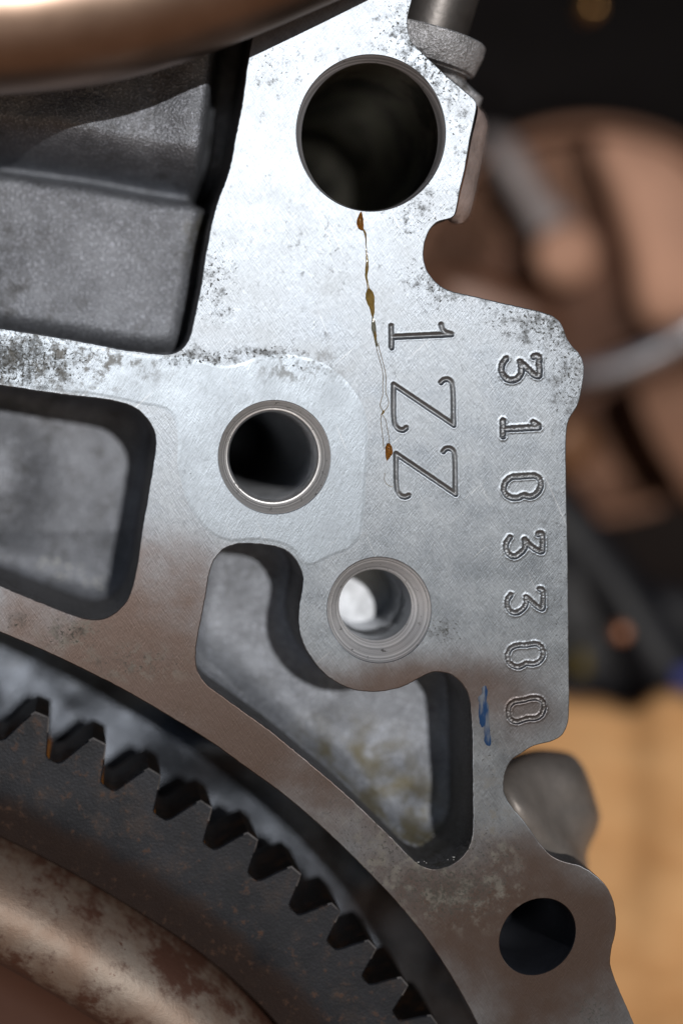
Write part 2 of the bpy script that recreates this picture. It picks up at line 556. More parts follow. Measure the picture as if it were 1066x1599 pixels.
# keep the frame corners out of sight crisp
outer_c = catmull(right_edge, False, 4) + [(1050, 1830)] + catmull(arc, False, 5) + [(-220, 400), (-220, -200), (200, -200), (560, -200)]
outer_c = rough_edge(outer_c, .45, 1)
pocketA = [(395, 52), (392, 66), (385, 106), (377, 165), (368, 210), (360, 254), (352, 282), (340, 312), (331, 345), (325, 376), (320, 402), (314, 445), (307, 478), (301, 507), (294, 531),
    (280, 547), (260, 552.5), (225, 549.5), (190, 545), (150, 537), (100, 528), (50, 520), (0, 512), (-50, 505), (-95, 490), (-110, 440), (-110, 100), (-90, -40), (0, -110), (300, -120), (390, -60), (400, 0)]
pocket1 = [(0, 602), (50, 609.5), (100, 616.5), (150, 622), (185, 628), (210, 637), (227, 651), (239, 669), (243.5, 690), (240, 720), (233, 765), (227, 800), (222, 828), (215, 880), (208, 912),
    (200, 934), (186, 952), (168, 963.5), (150, 967.5), (130, 965), (100, 955), (65, 941), (30, 927), (0, 914), (-50, 893), (-90, 860), (-100, 800), (-100, 680), (-80, 615), (-40, 599)]
pocket2 = [(370, 850), (350, 857.5), (335, 874), (327, 896), (321.5, 930), (314, 970), (307.5, 1005), (306, 1030), (310, 1050), (322, 1068), (345, 1085.5), (380, 1111), (415, 1136), (450, 1164), (480, 1189),
    (518, 1221), (555, 1254), (585, 1283), (613, 1310), (640, 1338), (656, 1351), (676, 1357), (698, 1353), (720, 1339), (733, 1320), (737.5, 1298), (738, 1250), (737.5, 1200), (737, 1150), (735.5, 1120), (733.5, 1096),
    (728, 1079), (718, 1065), (704, 1054), (688, 1049.5), (673, 1050.5), (657, 1058), (633, 1070.5), (608, 1078), (583, 1080.5), (558, 1078.5), (533, 1070), (506, 1052), (487, 1029), (473, 1004), (466.5, 975), (467.5, 945),
    (472, 921), (472.5, 901), (467, 884), (456, 868), (440, 857), (420, 852), (390, 849)]
loopsP = {k: rough_edge(catmull(v, True, 3.5), .7, i + 2) for i, (k, v) in enumerate({'A': pocketA, '1': pocket1, '2': pocket2}.items())}

R45 = math.radians(-45)
H1 = ellipse(578.8, 207.6, 116.2, 122.2)
H2 = ellipse(428.5, 714.0, 87.5, 88.6)
H3 = ellipse(592.0, 952.4, 81.0, 82.3)
H4 = ellipse(838.8, 1462.5, 64.3, 54.9, R45)

# ------------------------------------------------------------------ strokes of the engraved and stamped characters
STROKES = {
 'e1': dict(ch='1', r=4.7, lines=[[(610.8, 509.5), (611.2, 542.8)], [(613, 526.3), (704.5, 522.2)], [(688.6, 507.3), (690.6, 514), (695, 519), (703.5, 521.5)]], rect=(598, 724, 494, 560), hooks=0),
 'e2': dict(ch='Z', r=4.4, lines=[[(688, 597.5), (692, 593.6), (698.6, 592.4), (704, 596.5), (706.4, 604), (708.2, 661)], [(708.2, 664), (614.4, 600.6)], [(614.4, 600.6), (615.2, 655), (617.6, 665.6), (623.6, 671), (630, 671.6), (634, 668.2)]], rect=(598, 724, 580, 684)),
 'e3': dict(ch='Z', r=4.4, lines=[[(691.8, 705.5), (695.2, 701.4), (701.6, 700.4), (707.2, 704.4), (709.6, 712), (710.8, 769)], [(711, 772), (618.2, 709)], [(618.2, 709), (619.4, 760), (621.6, 770), (627, 775.4), (633.3, 776.2), (638, 774)]], rect=(598, 724, 688, 792)),
 's1': dict(ch='3', r=4.8, bead=1, lines=[[(789.9, 560), (784, 568.2), (782.4, 576.4), (784.8, 585.7), (792, 592.5), (800.2, 593.8), (808.5, 589.9), (813.5, 582), (813.5, 574), (811.6, 565)], [(811.6, 565), (818, 571), (826, 578.5), (832.2, 584.7), (840.5, 587.4), (842, 579.5), (840.8, 569.2), (841.5, 559.5), (838, 555.8), (832.6, 557)]], rect=(768, 860, 540, 608)),
 's2': dict(ch='1', r=4.8, bead=1, lines=[[(784.8, 657.4), (784.8, 681.4)], [(784.8, 670.4), (841, 667.4)], [(832.6, 660), (840.5, 665.6)]], rect=(768, 860, 644, 696)),
 's3': dict(ch='0', r=4.4, bead=1, lines=[[(786.3, 761.3), (789.9, 752), (799.2, 745), (811.6, 744.3), (826, 743.2), (836.4, 743.8), (842.6, 750), (844, 758.2), (839.5, 768.5), (832.2, 774.5), (824, 775.7), (816.8, 773.7), (809.5, 777), (798.2, 777.6), (789.9, 772.6), (786.3, 766.4), (786.3, 761.3)]], rect=(768, 860, 728, 792)),
 's4': dict(ch='3', r=4.3, bead=1, lines=[[(795.6, 839.7), (790.4, 848), (789.9, 858.3), (795, 866.5), (803.3, 869.2), (812.6, 863.4), (819.5, 855.2), (818.8, 842.8)], [(818.8, 842.8), (826, 851), (835.3, 858.3), (845.7, 861.4), (846.7, 852), (846.7, 841.8), (844.6, 833), (839.5, 834.6)]], rect=(768, 860, 818, 884)),
 's5': dict(ch='3', r=3.9, bead=1, lines=[[(797.1, 929.2), (792.4, 936.4), (792, 947.8), (798.2, 956), (806.4, 957), (814.7, 952), (820.9, 943.7), (820.9, 932.3)], [(820.9, 932.3), (828.1, 938.5), (837.4, 946.8), (846.7, 950.9), (847.7, 941.6), (847.7, 931.3), (845.7, 921), (841.5, 920)]], rect=(768, 860, 906, 970)),
 's6': dict(ch='0', r=3.7, bead=1, lines=[[(792, 1022), (797.1, 1012.8), (808.5, 1008), (822, 1007.6), (836.4, 1005.8), (844.6, 1010.7), (847.7, 1022), (842.6, 1032.4), (832.2, 1037.4), (820.9, 1036.5), (811.6, 1041.5), (801.3, 1040.5), (794, 1034), (792, 1022)]], rect=(768, 860, 994, 1054)),
 's7': dict(ch='0', r=3.7, bead=1, lines=[[(793.4, 1111.6), (795, 1102.6), (802, 1096.5), (814, 1094.3), (835, 1090.2), (845, 1093.5), (849, 1104), (845.6, 1115.5), (838, 1121), (821.6, 1123), (805, 1127.6), (796, 1122.6), (793.4, 1111.6)]], rect=(768, 860, 1080, 1140)),
}

block = thing("engine_block", "cast aluminium engine block with machined flange face, bolt holes and stamped 1ZZ and 3103300", "engine block", (0.4, 0.3, -0.6))
block_off = Vector((-0.4, -0.3, 0.6))
def bpart(o):
    """parts keep their world place: the parent empty stands at the foot of the block"""
    o.parent = block
    o.location = block_off
    return o

def rect_loop(r):
    x0, x1, y0, y1 = r
    return [(x0, y0), (x1, y0), (x1, y1), (x0, y1)]

# --- the face plate
B = 1.6
rects = [rect_loop(v['rect']) for v in STROKES.values()]
tile_rects = []
holes_in = [loopsP['A'], loopsP['1'], loopsP['2'], H1, H2, H3, H4]
bev = [1.8, 1.6, 1.6, 1.0, 1.0, 1.0, .8]
face_loops = [grow(outer_c, -B)] + [grow(h, b) for h, b in zip(holes_in, bev)] + rects
vs, fs = plate(face_loops, 0.0)
# bevel and wall of the outside
def P_(loop, d): return [P(x, y, d) for x, y in loop]
loft(vs, fs, [P_(grow(outer_c, -B), 0), P_(grow(outer_c, -B * .35), .0004), P_(outer_c, .0017), P_(grow(outer_c, -1), .06), P_(grow(outer_c, -6), .30)])
for h, b in list(zip(holes_in, bev))[:3]:
    dd = .36
    loft(vs, fs, [P_(grow(h, b), 0), P_(grow(h, b * .35), .0004), P_(h, .0017), P_(grow(h, -.5), .05), P_(grow(h, -2.5), dd)])
for h, b in list(zip(holes_in, bev))[3:]:
    loft(vs, fs, [P_(grow(h, b), 0), P_(h, .0006)])
face = mesh_obj("machined_face", vs, fs, M['face'], smooth=28)
fix_normals(face)
# make sure the face looks at the camera
_p = max(face.data.polygons, key=lambda p: p.area)
if _p.normal.y > 0: face.data.flip_normals()
face.data.polygons.foreach_set("use_smooth", [True] * len(face.data.polygons)); face.data.set_sharp_from_angle(angle=math.radians(28)); flat_front(face)
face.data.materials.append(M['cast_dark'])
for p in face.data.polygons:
    if p.center.y > .003: p.material_index = 1  # walls take the dark casting: their shade is put into the colour
bpart(face)

# --- engraved and stamped characters: each a tile of the face with the groove cut into it
LBL = {'e1': "engraved digit 1 of the large engine code", 'e2': "upper engraved letter Z of the engine code", 'e3': "lower engraved letter Z of the engine code",
       's1': "stamped digit 3 at the head of the serial number", 's2': "stamped digit 1 of the serial number", 's3': "stamped digit 0 below the 1",
       's4': "stamped digit 3 in the middle of the serial number", 's5': "second of the two adjoining stamped digits 3", 's6': "stamped digit 0 above the last one", 's7': "last stamped digit 0 of the serial number"}
for si, (key, c) in enumerate(STROKES.items()):
    lines = [catmull(l, False, 2.0) if len(l) > 2 else l for l in c['lines']]
    bead = c.get('bead')
    x0, x1, y0, y1 = c['rect']
    def dfn(X, Y, lines=lines, c=c, bead=bead, si=si):
        D = np.full(X.shape, 1e9)
        for l in lines: D = np.minimum(D, seg_dist(X, Y, l, False))
        r = c['r']
        if bead:
            # hammered dot-matrix look: overlapping round punches along the stroke
            Dd = np.full(X.shape, 1e9)
            rs = random.Random(si + 40)
            depth = np.zeros(X.shape)
            for l in lines:
                acc = 0.0; nxt = 0.0
                for i in range(len(l) - 1):
                    L = math.dist(l[i], l[i + 1])
                    while nxt <= acc + L:
                        t = (nxt - acc) / L if L else 0
                        px = l[i][0] + (l[i+1][0] - l[i][0]) * t + rs.uniform(-.5, .5); py = l[i][1] + (l[i+1][1] - l[i][1]) * t + rs.uniform(-.5, .5)
                        rr = r * rs.uniform(.86, 1.08)
                        q = np.clip(1 - ((X - px)**2 + (Y - py)**2) / (rr * rr), 0, 1)
                        depth = np.maximum(depth, q ** .8 * rs.uniform(1.3, 2.3) * (r / 4.4))
                        nxt += rs.uniform(3.4, 5.2)
                    acc += L
            edge = np.clip((r + .2 - D) / 2.2, 0, 1)
            dd = .62 * depth * np.clip(edge * 1.4, 0, 1) + np.clip((r + .3 - D) * .55, 0, r * .33)
            lip = -.28 * np.exp(-((D - r - 1.3) / 1.7) ** 2) * (1 + .5 * vnoise(X, Y, 6, si))
            lip = np.where(D > r - .3, lip, lip * .2)
            dd = dd + lip
            dd += .5 * vnoise(X, Y, 2.6, si + 2, 2) * np.exp(-np.clip(D - r, 0, 9) / 1.5)
        else:
            rr = r * (1 + .08 * vnoise(X, Y, 14, si))
            t = np.clip((rr - D) / rr, 0, 1)
            dd = np.minimum(t * rr * .60, rr * .48)
            dd += .14 * vnoise(X, Y, 3.0, si + 2, 2) * (t > 0)
            dd += -.08 * np.exp(-((D - r - .9) / 1.3) ** 2)
        m = np.minimum(np.minimum(X - x0, x1 - X), np.minimum(Y - y0, y1 - Y))
        return dd * np.clip(m / 4, 0, 1)
    o = grid_obj("stamped_character" if bead else "engraved_character", x0, x1, y0, y1, 1.0 if not bead else .8 + 0 * 1, dfn, M['face'], None)
    o.data.flip_normals() if o.data.polygons[0].normal.y > 0 else None
    o["label"] = LBL[key]
    bpart(o)

# --- slightly proud machined pad round the threaded hole
padl = [(232, 634), (248, 636), (264, 643), (274, 660), (278.5, 690), (277, 720), (282, 748), (291, 778), (303, 802), (320, 825), (341, 840), (362, 846), (392, 843.5), (422, 846), (444, 852), (461, 863), (473, 880), (482, 884),
        (520, 868), (548, 856), (562, 838), (568, 800), (571, 750), (574, 700), (573.5, 665), (566, 634), (546, 601), (514, 572), (474, 557), (432, 553), (400, 558), (378, 566), (352, 571), (326, 566), (304, 560), (288, 556), (264, 557.5), (225, 553.8), (190, 549.5), (150, 541.5), (100, 532.5), (50, 524.5), (0, 516.5), (-50, 509.5), (-98, 497), (-150, 490), (-200, 490), (-205, 600), (-150, 604), (-100, 600), (-82, 606), (-40, 594.5), (0, 597.5), (50, 605), (100, 612), (150, 617.5), (185, 623.5), (208, 629)]
padc = rough_edge(catmull(padl, True, 4), .7, 21)
PT = .00022
vs, fs = plate([grow(padc, -5), grow(H2, 1.0)], -PT)
loft(vs, fs, [P_(grow(padc, -5), -PT), P_(grow(padc, -3.4), -PT * .88), P_(grow(padc, -1.6), -PT * .3), P_(padc, -.00002)])
loft(vs, fs, [P_(grow(H2, 1.0), -PT), P_(H2, .0004 - PT), P_(H2, .002)], flip=True)
pad = mesh_obj("boss_pad", vs, fs, M['pad'], smooth=30)
fix_normals(pad)
if max(pad.data.polygons, key=lambda p: p.area).normal.y > 0: pad.data.flip_normals()
pad.data.set_sharp_from_angle(angle=math.radians(30)); flat_front(pad)
bpart(pad)

# --- holes
def lathe_hole(name, rings, mat, cap=True):
    vs, fs = [], []
    loft(vs, fs, [[P(x, y, d) for x, y in r] for r, d in rings], cap=cap)
    o = mesh_obj(name, vs, fs, mat, smooth=35)
    fix_normals(o, inward=True)
    # normals must look into the hole
    c = Vector(P(*np.mean(rings[0][0], axis=0), rings[0][1]))
    p = o.data.polygons[0]
    if (c - p.center).dot(p.normal) < 0: o.data.flip_normals()
    return bpart(o)

def E(cx, cy, rx, ry, d, rot=0.0):
    """ellipse seen at this place on the picture, lying at depth d"""
    k = (CAMD + d) / CAMD
    x, y = U(cx, cy, d)
    return (ellipse(x, y, rx * k, ry * k, rot), d)

M['tc1'] = mat_turned("turned_chamfer_large", 578, 210, (.70, .70, .73), .5)
M['tc2'] = mat_turned("turned_chamfer_threaded", 428, 714, (.78, .78, .80), .45)
M['tc3'] = mat_turned("turned_chamfer_dowel", 592, 952, (.76, .76, .79), .42)
c1 = lathe_hole("bore_chamfer", [(H1, .0006), E(577, 213.2, 107, 116, .016), E(576.8, 213.7, 106.4, 115.5, .018)], M['tc1'], cap=False)
def deeper(ring, d, g=0.0):
    lp, _ = ring
    return (grow(lp, g), d)
r1 = E(576.8, 213.7, 106.4, 115.5, .018)
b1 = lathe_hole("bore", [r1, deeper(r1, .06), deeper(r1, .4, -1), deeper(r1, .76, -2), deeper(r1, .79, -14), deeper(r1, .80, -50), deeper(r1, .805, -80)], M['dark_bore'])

c2 = lathe_hole("hole_chamfer", [(H2, -PT + .0004), E(426.4, 712.4, 73.5, 74.5, .018), E(426, 712.2, 71.5, 72.5, .0185), E(425.6, 712, 69.5, 70.5, .024)], M['tc2'], cap=False)
rr = E(425.3, 711.6, 67.6, 68.4, .026)
thr = [E(425.6, 712, 69.5, 70.5, .024)]
k = 0
d = .027
while d < .60:
    thr.append((grow(rr[0], 0), d)); thr.append((grow(rr[0], 5.2), d + .0048)); d += .0096
thr.append((grow(rr[0], 0), d)); thr.append((grow(rr[0], -1), .78)); thr.append((grow(rr[0], -30), .80)); thr.append((grow(rr[0], -60), .81))
b2 = lathe_hole("thread", thr, M['thread'])

c3 = lathe_hole("hole_chamfer", [(H3, .0006), E(585.8, 944.8, 57.5, 56.5, .030), E(585.5, 944.5, 56.5, 55.5, .031)], M['tc3'], cap=False)
r3 = E(585.5, 944.5, 56.5, 55.5, .031)
def wob(ring, amp, seed):
    lp, d = ring
    return ([(x + amp * noise.noise(Vector((x * .06, y * .06, seed))), y + amp * noise.noise(Vector((x * .06, y * .06, seed + 4)))) for x, y in lp], d)
b3 = lathe_hole("blind_bore", [r3, deeper(r3, .06, -.3), wob(deeper(r3, .10, -1.0), 1.5, 1), wob(deeper(r3, .104, -3.5), 1.5, 2), wob(deeper(r3, .15, -4), 2, 3), wob(deeper(r3, .155, -2), 2, 3), wob(deeper(r3, .21, -4.5), 1, 4)], M['thread'])
lathe_hole("drill_cone", [wob(deeper(r3, .21, -4.5), 1, 4), wob(deeper(r3, .214, -7), 1.5, 5), wob(deeper(r3, .224, -26), 4, 6), deeper(r3, .238, -54)], M['bright_bore'])  # cone metal paler than the bore wall: its lit look is in the colour
r4 = (H4, .0006)
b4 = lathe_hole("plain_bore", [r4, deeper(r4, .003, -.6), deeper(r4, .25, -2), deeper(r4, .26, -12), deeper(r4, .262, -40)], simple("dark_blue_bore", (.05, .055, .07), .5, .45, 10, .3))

# --- pocket floors
LA, L1, L2 = loopsP['A'][::2], loopsP['1'][::2], loopsP['2'][::2]
def floorA(X, Y):
    s = seg_dist(X, Y, LA, True)
    ridge = 243 + 52 * np.clip(X, -100, 400) / 330 + 5 * vnoise(X, Y, 90, 3)
    t = Y - ridge
    # upper hollow, folding into the dark crease above the raised panel; a deep slot runs beside the face
    up = 34 + 185 * np.clip((Y - ridge + 78) / 78, 0, 1.2) ** 2.2 + 8 * vnoise(X, Y, 100, 5) - 16 * np.exp(-((X - 100) / 60.) ** 2 - ((Y - 190) / 40.) ** 2)
    up += 14 * np.clip((X - 150) / 90, 0, 1) * np.clip((300 - X) / 60, 0, 1)
    slot = 316 + (290 - Y) * .135
    up = up + 200 / (1 + np.exp(-(X - slot) / 3.5))
    pan = 100 + 42 * np.clip(1 - s / 34, 0, 1) ** 2 + 3 * vnoise(X, Y, 120, 7) + 50 * np.clip((60 - X) / 200, 0, 1) ** 2
    k = 1 / (1 + np.exp(-(t - 4) / 5.5))
    d = up * (1 - k) + pan * k
    d += .7 * vnoise(X, Y, 20, 8)
    return d
def in_pocket(L, m=9):
    G = grow(L, m)
    return lambda X, Y: inside(X, Y, G)
bpart(grid_obj("pocket_floor", -124, 412, -134, 566, 3, floorA, M['cast'], None, in_pocket(LA)))["label"] = "rough cast hollow with a raised panel beside the bright face"

def fillet(s, R):
    q = np.clip(1 - s / R, 0, 1)
    return R * (1 - np.sqrt(np.clip(1 - q * q, 0, 1)))
def floor1(X, Y):
    s = seg_dist(X, Y, L1, True)
    d = 255 - fillet(s, 46) + 7 * vnoise(X, Y, 140, 11) + .5 * vnoise(X, Y, 16, 12)
    low = np.clip((Y - 850) / 90, 0, 1)
    return d - 75 * np.exp(-((X + 10) / 75.) ** 2) * np.exp(-((Y - 760) / 120.) ** 2) + 24 * low
bpart(grid_obj("pocket_floor", -114, 257, 584, 981, 2.5, floor1, M['cast'], None, in_pocket(L1)))["label"] = "dark grainy floor of the left pocket"
def floor2(X, Y):
    s = seg_dist(X, Y, L2, True)
    d = 198 - fillet(s, 40) + 6 * vnoise(X, Y, 120, 15) + .6 * vnoise(X, Y, 20, 16)
    # cast step beside the bell wall
    e = (X - 306) * .66 + (1030 - Y) * .75          # distance from the lower left wall
    d -= 40 * np.clip(1 - e / 60, 0, 1) ** 2
    d -= 28 * np.exp(-(((X - 660) / 55.) ** 2 + ((Y - 1265) / 40.) ** 2))
    d -= 20 * np.exp(-(((X - 520) / 60.) ** 2 + ((Y - 1120) / 50.) ** 2))
    return d
bpart(grid_obj("pocket_floor", 292, 752, 835, 1371, 3, floor2, M['cast_bright'], None, in_pocket(L2)))["label"] = "pale cast floor of the kidney shaped pocket"

# --- pale curls of old sealant left in the pockets
def curls(lst, label, seed):
    rs = random.Random(seed)
    vs, fs = [], []
    for (x, y, d, R, turn) in lst:
        n_ = 18; rings = []
        a0 = rs.uniform(0, 6)
        for i in range(n_):
            a = a0 + turn * i / (n_ - 1)
            q = R * (1 + .5 * i / n_)
            cx_, cy_ = x + q * math.cos(a) * 1.2, y + q * math.sin(a) * .7
            tx_, ty_ = -math.sin(a), math.cos(a)
            w_ = .75 * math.sin(math.pi * (i + .6) / n_) + .25
            rings.append([P(cx_ + w_ * math.cos(t_) * ty_, cy_ - w_ * math.cos(t_) * tx_, d + w_ * math.sin(t_) * S) for t_ in [k * math.pi / 3 for k in range(6)]])
        loft(vs, fs, rings)
    o = mesh_obj("sealant_residue", vs, fs, M['sealant'], smooth=180); fix_normals(o)
    o["label"] = label; o["kind"] = "stuff"
    bpart(o)
M['sealant'] = simple("dried_sealant", (.55, .56, .55), 0, .4, 40, .3, .3, 150, .002)
cl = []
rs = random.Random(5)
for i in range(26):
    f = i / 25
    x, y = 50 + 130 * f + rs.uniform(-10, 10), 905 + 45 * f + rs.uniform(-16, 10)
    d_ = float(floor1(np.array([[x]]), np.array([[y]]))[0, 0]) * S - .001
    cl.append((x, y, d_, rs.uniform(2.0, 4.6), rs.uniform(2.5, 6.2)))
curls(cl, "pale curls of dried sealant at the bottom of the left pocket", 6)
cl = []
for (x, y) in [(655, 1346), (660, 1347), (666, 1348), (700, 1345), (706, 1342), (711, 1338)]:
    cl.append((x, y, .006, rs.uniform(1.0, 3.4), rs.uniform(.5, 1.1)))
curls(cl, "small white flecks on the bottom rim of the kidney shaped pocket", 8)

# --- rear casting seen through the bell opening
def bell(X, Y):
    d = 340 + 34 * vnoise(X, Y, 170, 24, 1) + 5 * vnoise(X, Y, 60, 25, 2) + .8 * vnoise(X, Y, 24, 22)
    d -= 60 * np.exp(-(((X - 350) / 90.) ** 2 + ((Y - 1230) / 60.) ** 2))
    d -= 40 * np.exp(-(((X - 640) / 60.) ** 2 + ((Y - 1480) / 60.) ** 2))
    return d
bpart(grid_obj("bell_wall", -215, 1040, 880, 1825, 5, bell, M['cast_blue'], None, lambda X, Y: X < 860 + 0 * Y))["label"] = "cast wall inside the bell opening behind the ring gear"

# body behind the face plate down to the bench
body_out = grow(catmull(right_edge, False, 8) + [(1050, 1830), (1040, 2195), (-220, 2195), (-220, 400), (-220, -200), (560, -200)], -9)
vs, fs = [], []
bb = [P_(body_out, .405), P_(body_out, .84)]
loft(vs, fs, bb, cap=True)
t = plate([body_out, grow(r1[0], 3), grow(rr[0], 8)], .4051)
b0 = len(vs); vs += t[0]; fs += [tuple(i + b0 for i in f) for f in t[1]]
vs = [(v[0], v[1], v[2] + math.tan(LEAN) * v[1] if v[2] < -.58 else v[2]) for v in vs]
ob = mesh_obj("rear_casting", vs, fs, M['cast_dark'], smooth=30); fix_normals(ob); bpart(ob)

# --- side lug with the stained chamfer
lug = [(760, 188), (753, 240), (743, 295), (731, 338), (722, 348), (703, 348), (693, 337), (704, 300), (710, 250), (712, 200), (728, 158), (747, 167)]
lugf = [(745, 166), (735, 222), (728, 262), (719, 300), (709, 337), (700, 341), (695, 334), (706, 300), (712, 250), (714, 200), (728, 160), (738, 160)]
LG = catmull(lug, True, 9); 
LFc = catmull(lugf, True, 9)
nL = 60
def resample(loop, n, closed=True):
    pts = loop + [loop[0]] if closed else loop
    acc = [0]
    for i in range(1, len(pts)): acc.append(acc[-1] + math.dist(pts[i - 1], pts[i]))
    out = []
    tot = acc[-1]
    j = 0
    cnt = n if closed else n - 1
    for k in range(n):
        t = tot * k / cnt
        while j < len(acc) - 2 and acc[j + 1] < t: j += 1
        L = acc[j + 1] - acc[j] or 1
        f = (t - acc[j]) / L
        out.append((pts[j][0] + (pts[j+1][0] - pts[j][0]) * f, pts[j][1] + (pts[j+1][1] - pts[j][1]) * f))
    return out
LGr = rough_edge(resample(LG, 90), .6, 31)
LFr = resample(LFc, 90)
def Ud(loop, d): return [P(*U(x, y, d), d) for x, y in loop]
vs, fs = [], []
c0 = np.mean(LFr, axis=0)
loft(vs, fs, [Ud(LFr, .0022), Ud([(a[0]*.35 + b[0]*.65, a[1]*.35 + b[1]*.65) for a, b in zip(LFr, LGr)], .014), Ud(LGr, .026), Ud(LGr, .034), Ud(grow(LGr, -2), .30)])
ol = mesh_obj("side_lug", vs, fs, M['sidechamf'], smooth=40); fix_normals(ol); bpart(ol)["label"] = "brown stained bevelled lug on the right edge"

# --- dome shaped cast lug between the two tabs
lugd = [(800, 1180), (833, 1171), (868, 1172), (892, 1178), (908, 1194), (920, 1220), (929, 1248), (936, 1276), (931, 1298), (921, 1318), (915, 1336), (917, 1358), (905, 1380), (860, 1380), (800, 1330), (760, 1260), (770, 1200)]
LD = resample(catmull(lugd, True, 6), 110)
cD = np.array([852, 1268.])
vs, fs = [], []
rings = []
for sc_, d in ((.99, .40), (1.0, .27), (.995, .235), (.97, .205), (.92, .180), (.84, .160), (.73, .145), (.6, .135), (.45, .128), (.3, .124), (.15, .122), (.02, .121)):
    ring = []
    for (x, y) in LD:
        px, py = cD + (np.array([x, y]) - cD) * sc_
        dd = d - .035 * math.exp(-((px - 800) / 45) ** 2) * (1 if sc_ < .95 else .3) + .004 * noise.noise(Vector((px * .02, py * .02, 2))) - .075 * math.exp(-(max(0, (px - 788) * .74 - (py - 1242) * .67) / 34) ** 2) * (1 if sc_ < .95 else .4)
        ring.append(P(*U(px, py, dd), dd))
    rings.append(ring)
loft(vs, fs, rings, cap=True)
ol = mesh_obj("casting_lug", vs, fs, M['lug'], smooth=180); fix_normals(ol); bpart(ol)["label"] = "rounded grey brown cast lug above the lower tab"

# --- hose spigot on the top right corner (a turned cup seen from the side)
def lathe_axis(name, base, axis, prof, mat, n=72, seed=0, rough=0.0, parent=None, bend=None):
    axis = Vector(axis).normalized()
    a = axis.orthogonal().normalized(); b = axis.cross(a)
    vs, fs = [], []
    rings = []
    for t, r in prof:
        ring = []
        for i in range(n):
            th = 2 * math.pi * i / n
            p = Vector(base) + axis * t + (Vector(bend(t)) if bend else Vector()) + (a * math.cos(th) + b * math.sin(th)) * (r + rough * noise.noise(Vector((math.cos(th) * 3, math.sin(th) * 3, t * 30 + seed))))
            ring.append(tuple(p))
        rings.append(ring)
    loft(vs, fs, rings)
    o = mesh_obj(name, vs, fs, mat, smooth=32); fix_normals(o)
    if parent: o.parent = parent
    return o
cx, cy = U(668, 49, .10)
ax = Vector((-.27, .10, -.955)).normalized()
prof = [(.06, .070), (.004, .078), (0, .086), (.0005, .0945), (.003, .0972), (.018, .0975), (.040, .094), (.052, .086), (.058, .066), (.072, .046), (.10, .036), (.13, .034), (.20, .034)]
o = lathe_axis("hose_spigot", P(cx, cy, .108), ax, prof, mat_cast("spigot_casting", col=(.42, .43, .45), rough=.55, metal=.6, grime=1.0, bump=1.0), rough=.0016, bend=lambda t: (min(max(t - .048, 0) * 1.6, .085), 0, 0))
bpart(o)["label"] = "rough cup shaped spigot on the top right corner"

# --- blue paint marker stroke
def mat_paint():
    n = NT("blue_marker_paint")
    v = n.map(scale=(150, 1, 22))
    f = n.noise(1.0, 4, .6, v)
    n.set("Base Color", n.mix(n.mr(f, .42, .56), (.16, .18, .21), (.010, .045, .13)))
    n.set("Metallic", n.mr(f, .42, .56, .6, .0)); n.set("Roughness", .7); n.set("Specular IOR Level", .2)
    n.set("Normal", n.bump(f, .4, .001))
    return n.m
pm = [(757, 1070), (760.5, 1080), (759, 1094), (761.5, 1100), (763, 1130), (764.5, 1164), (757, 1160), (756, 1128), (753.5, 1136), (749, 1131), (748, 1100), (746.5, 1090), (751.5, 1084), (753, 1073)]
pmc = rough_edge(catmull(pm, True, 2.5), 1.2, 33)
vs, fs = plate([pmc], -.0004)
loft(vs, fs, [P_(pmc, -.0004), P_(grow(pmc, .5), -.00005)])
o = mesh_obj("paint_mark", vs, fs, mat_paint(), smooth=30); fix_normals(o)
if max(o.data.polygons, key=lambda p: p.area).normal.y > 0: o.data.flip_normals()
bpart(o)["label"] = "short upright stroke of blue marker paint"
# ------------------------------------------------------------------ flywheel: ring gear with teeth, dished shell
def mat_gear():
    n = NT("dark_gear_steel")
    f = n.noise(14, 6, .62); f2 = n.noise(60, 5, .65)
    sep = n.t.nodes.new("ShaderNodeSeparateXYZ"); n.link(n.uv, sep.inputs[0])
    v = sep.outputs[1]
    rustm = n.mr(n.math('ADD', n.math('MULTIPLY', v, -1.3), n.math('ADD', n.math('MULTIPLY', f, .9), .12)), -.10, .22, smooth=True)
    base = n.mix(n.mr(f, .3, .7), (.006, .0075, .011), (.017, .019, .025))
    base = n.mix(n.mr(n.noise(30, 6, .7), .48, .66, 0, .6), base, (.034, .026, .024))
    base = n.mix(n.math('MULTIPLY', rustm, .75), base, (.028, .016, .012))
    sp = n.mr(f2, .60, .70)
    base = n.mix(n.math('MULTIPLY', sp, .8), base, (.075, .038, .022))
    n.set("Base Color", base); n.set("Metallic", .55)
    n.set("Roughness", n.math('ADD', .40, n.math('MULTIPLY', sp, .25)))
    b1 = n.bump(n.noise(240, 3), .25, .001)
    n.set("Normal", n.bump(f2, .2, .0012, b1))
    return n.m
def mat_flank():
    n = NT("rusty_tooth_flank")
    f = n.noise(35, 5, .6)
    n.set("Base Color", n.mix(n.mr(f, .50, .72), (.010, .007, .006), (.07, .03, .010)))
    n.set("Metallic", .2); n.set("Roughness", .6)
    n.set("Normal", n.bump(n.noise(90, 4), .6, .004))
    return n.m
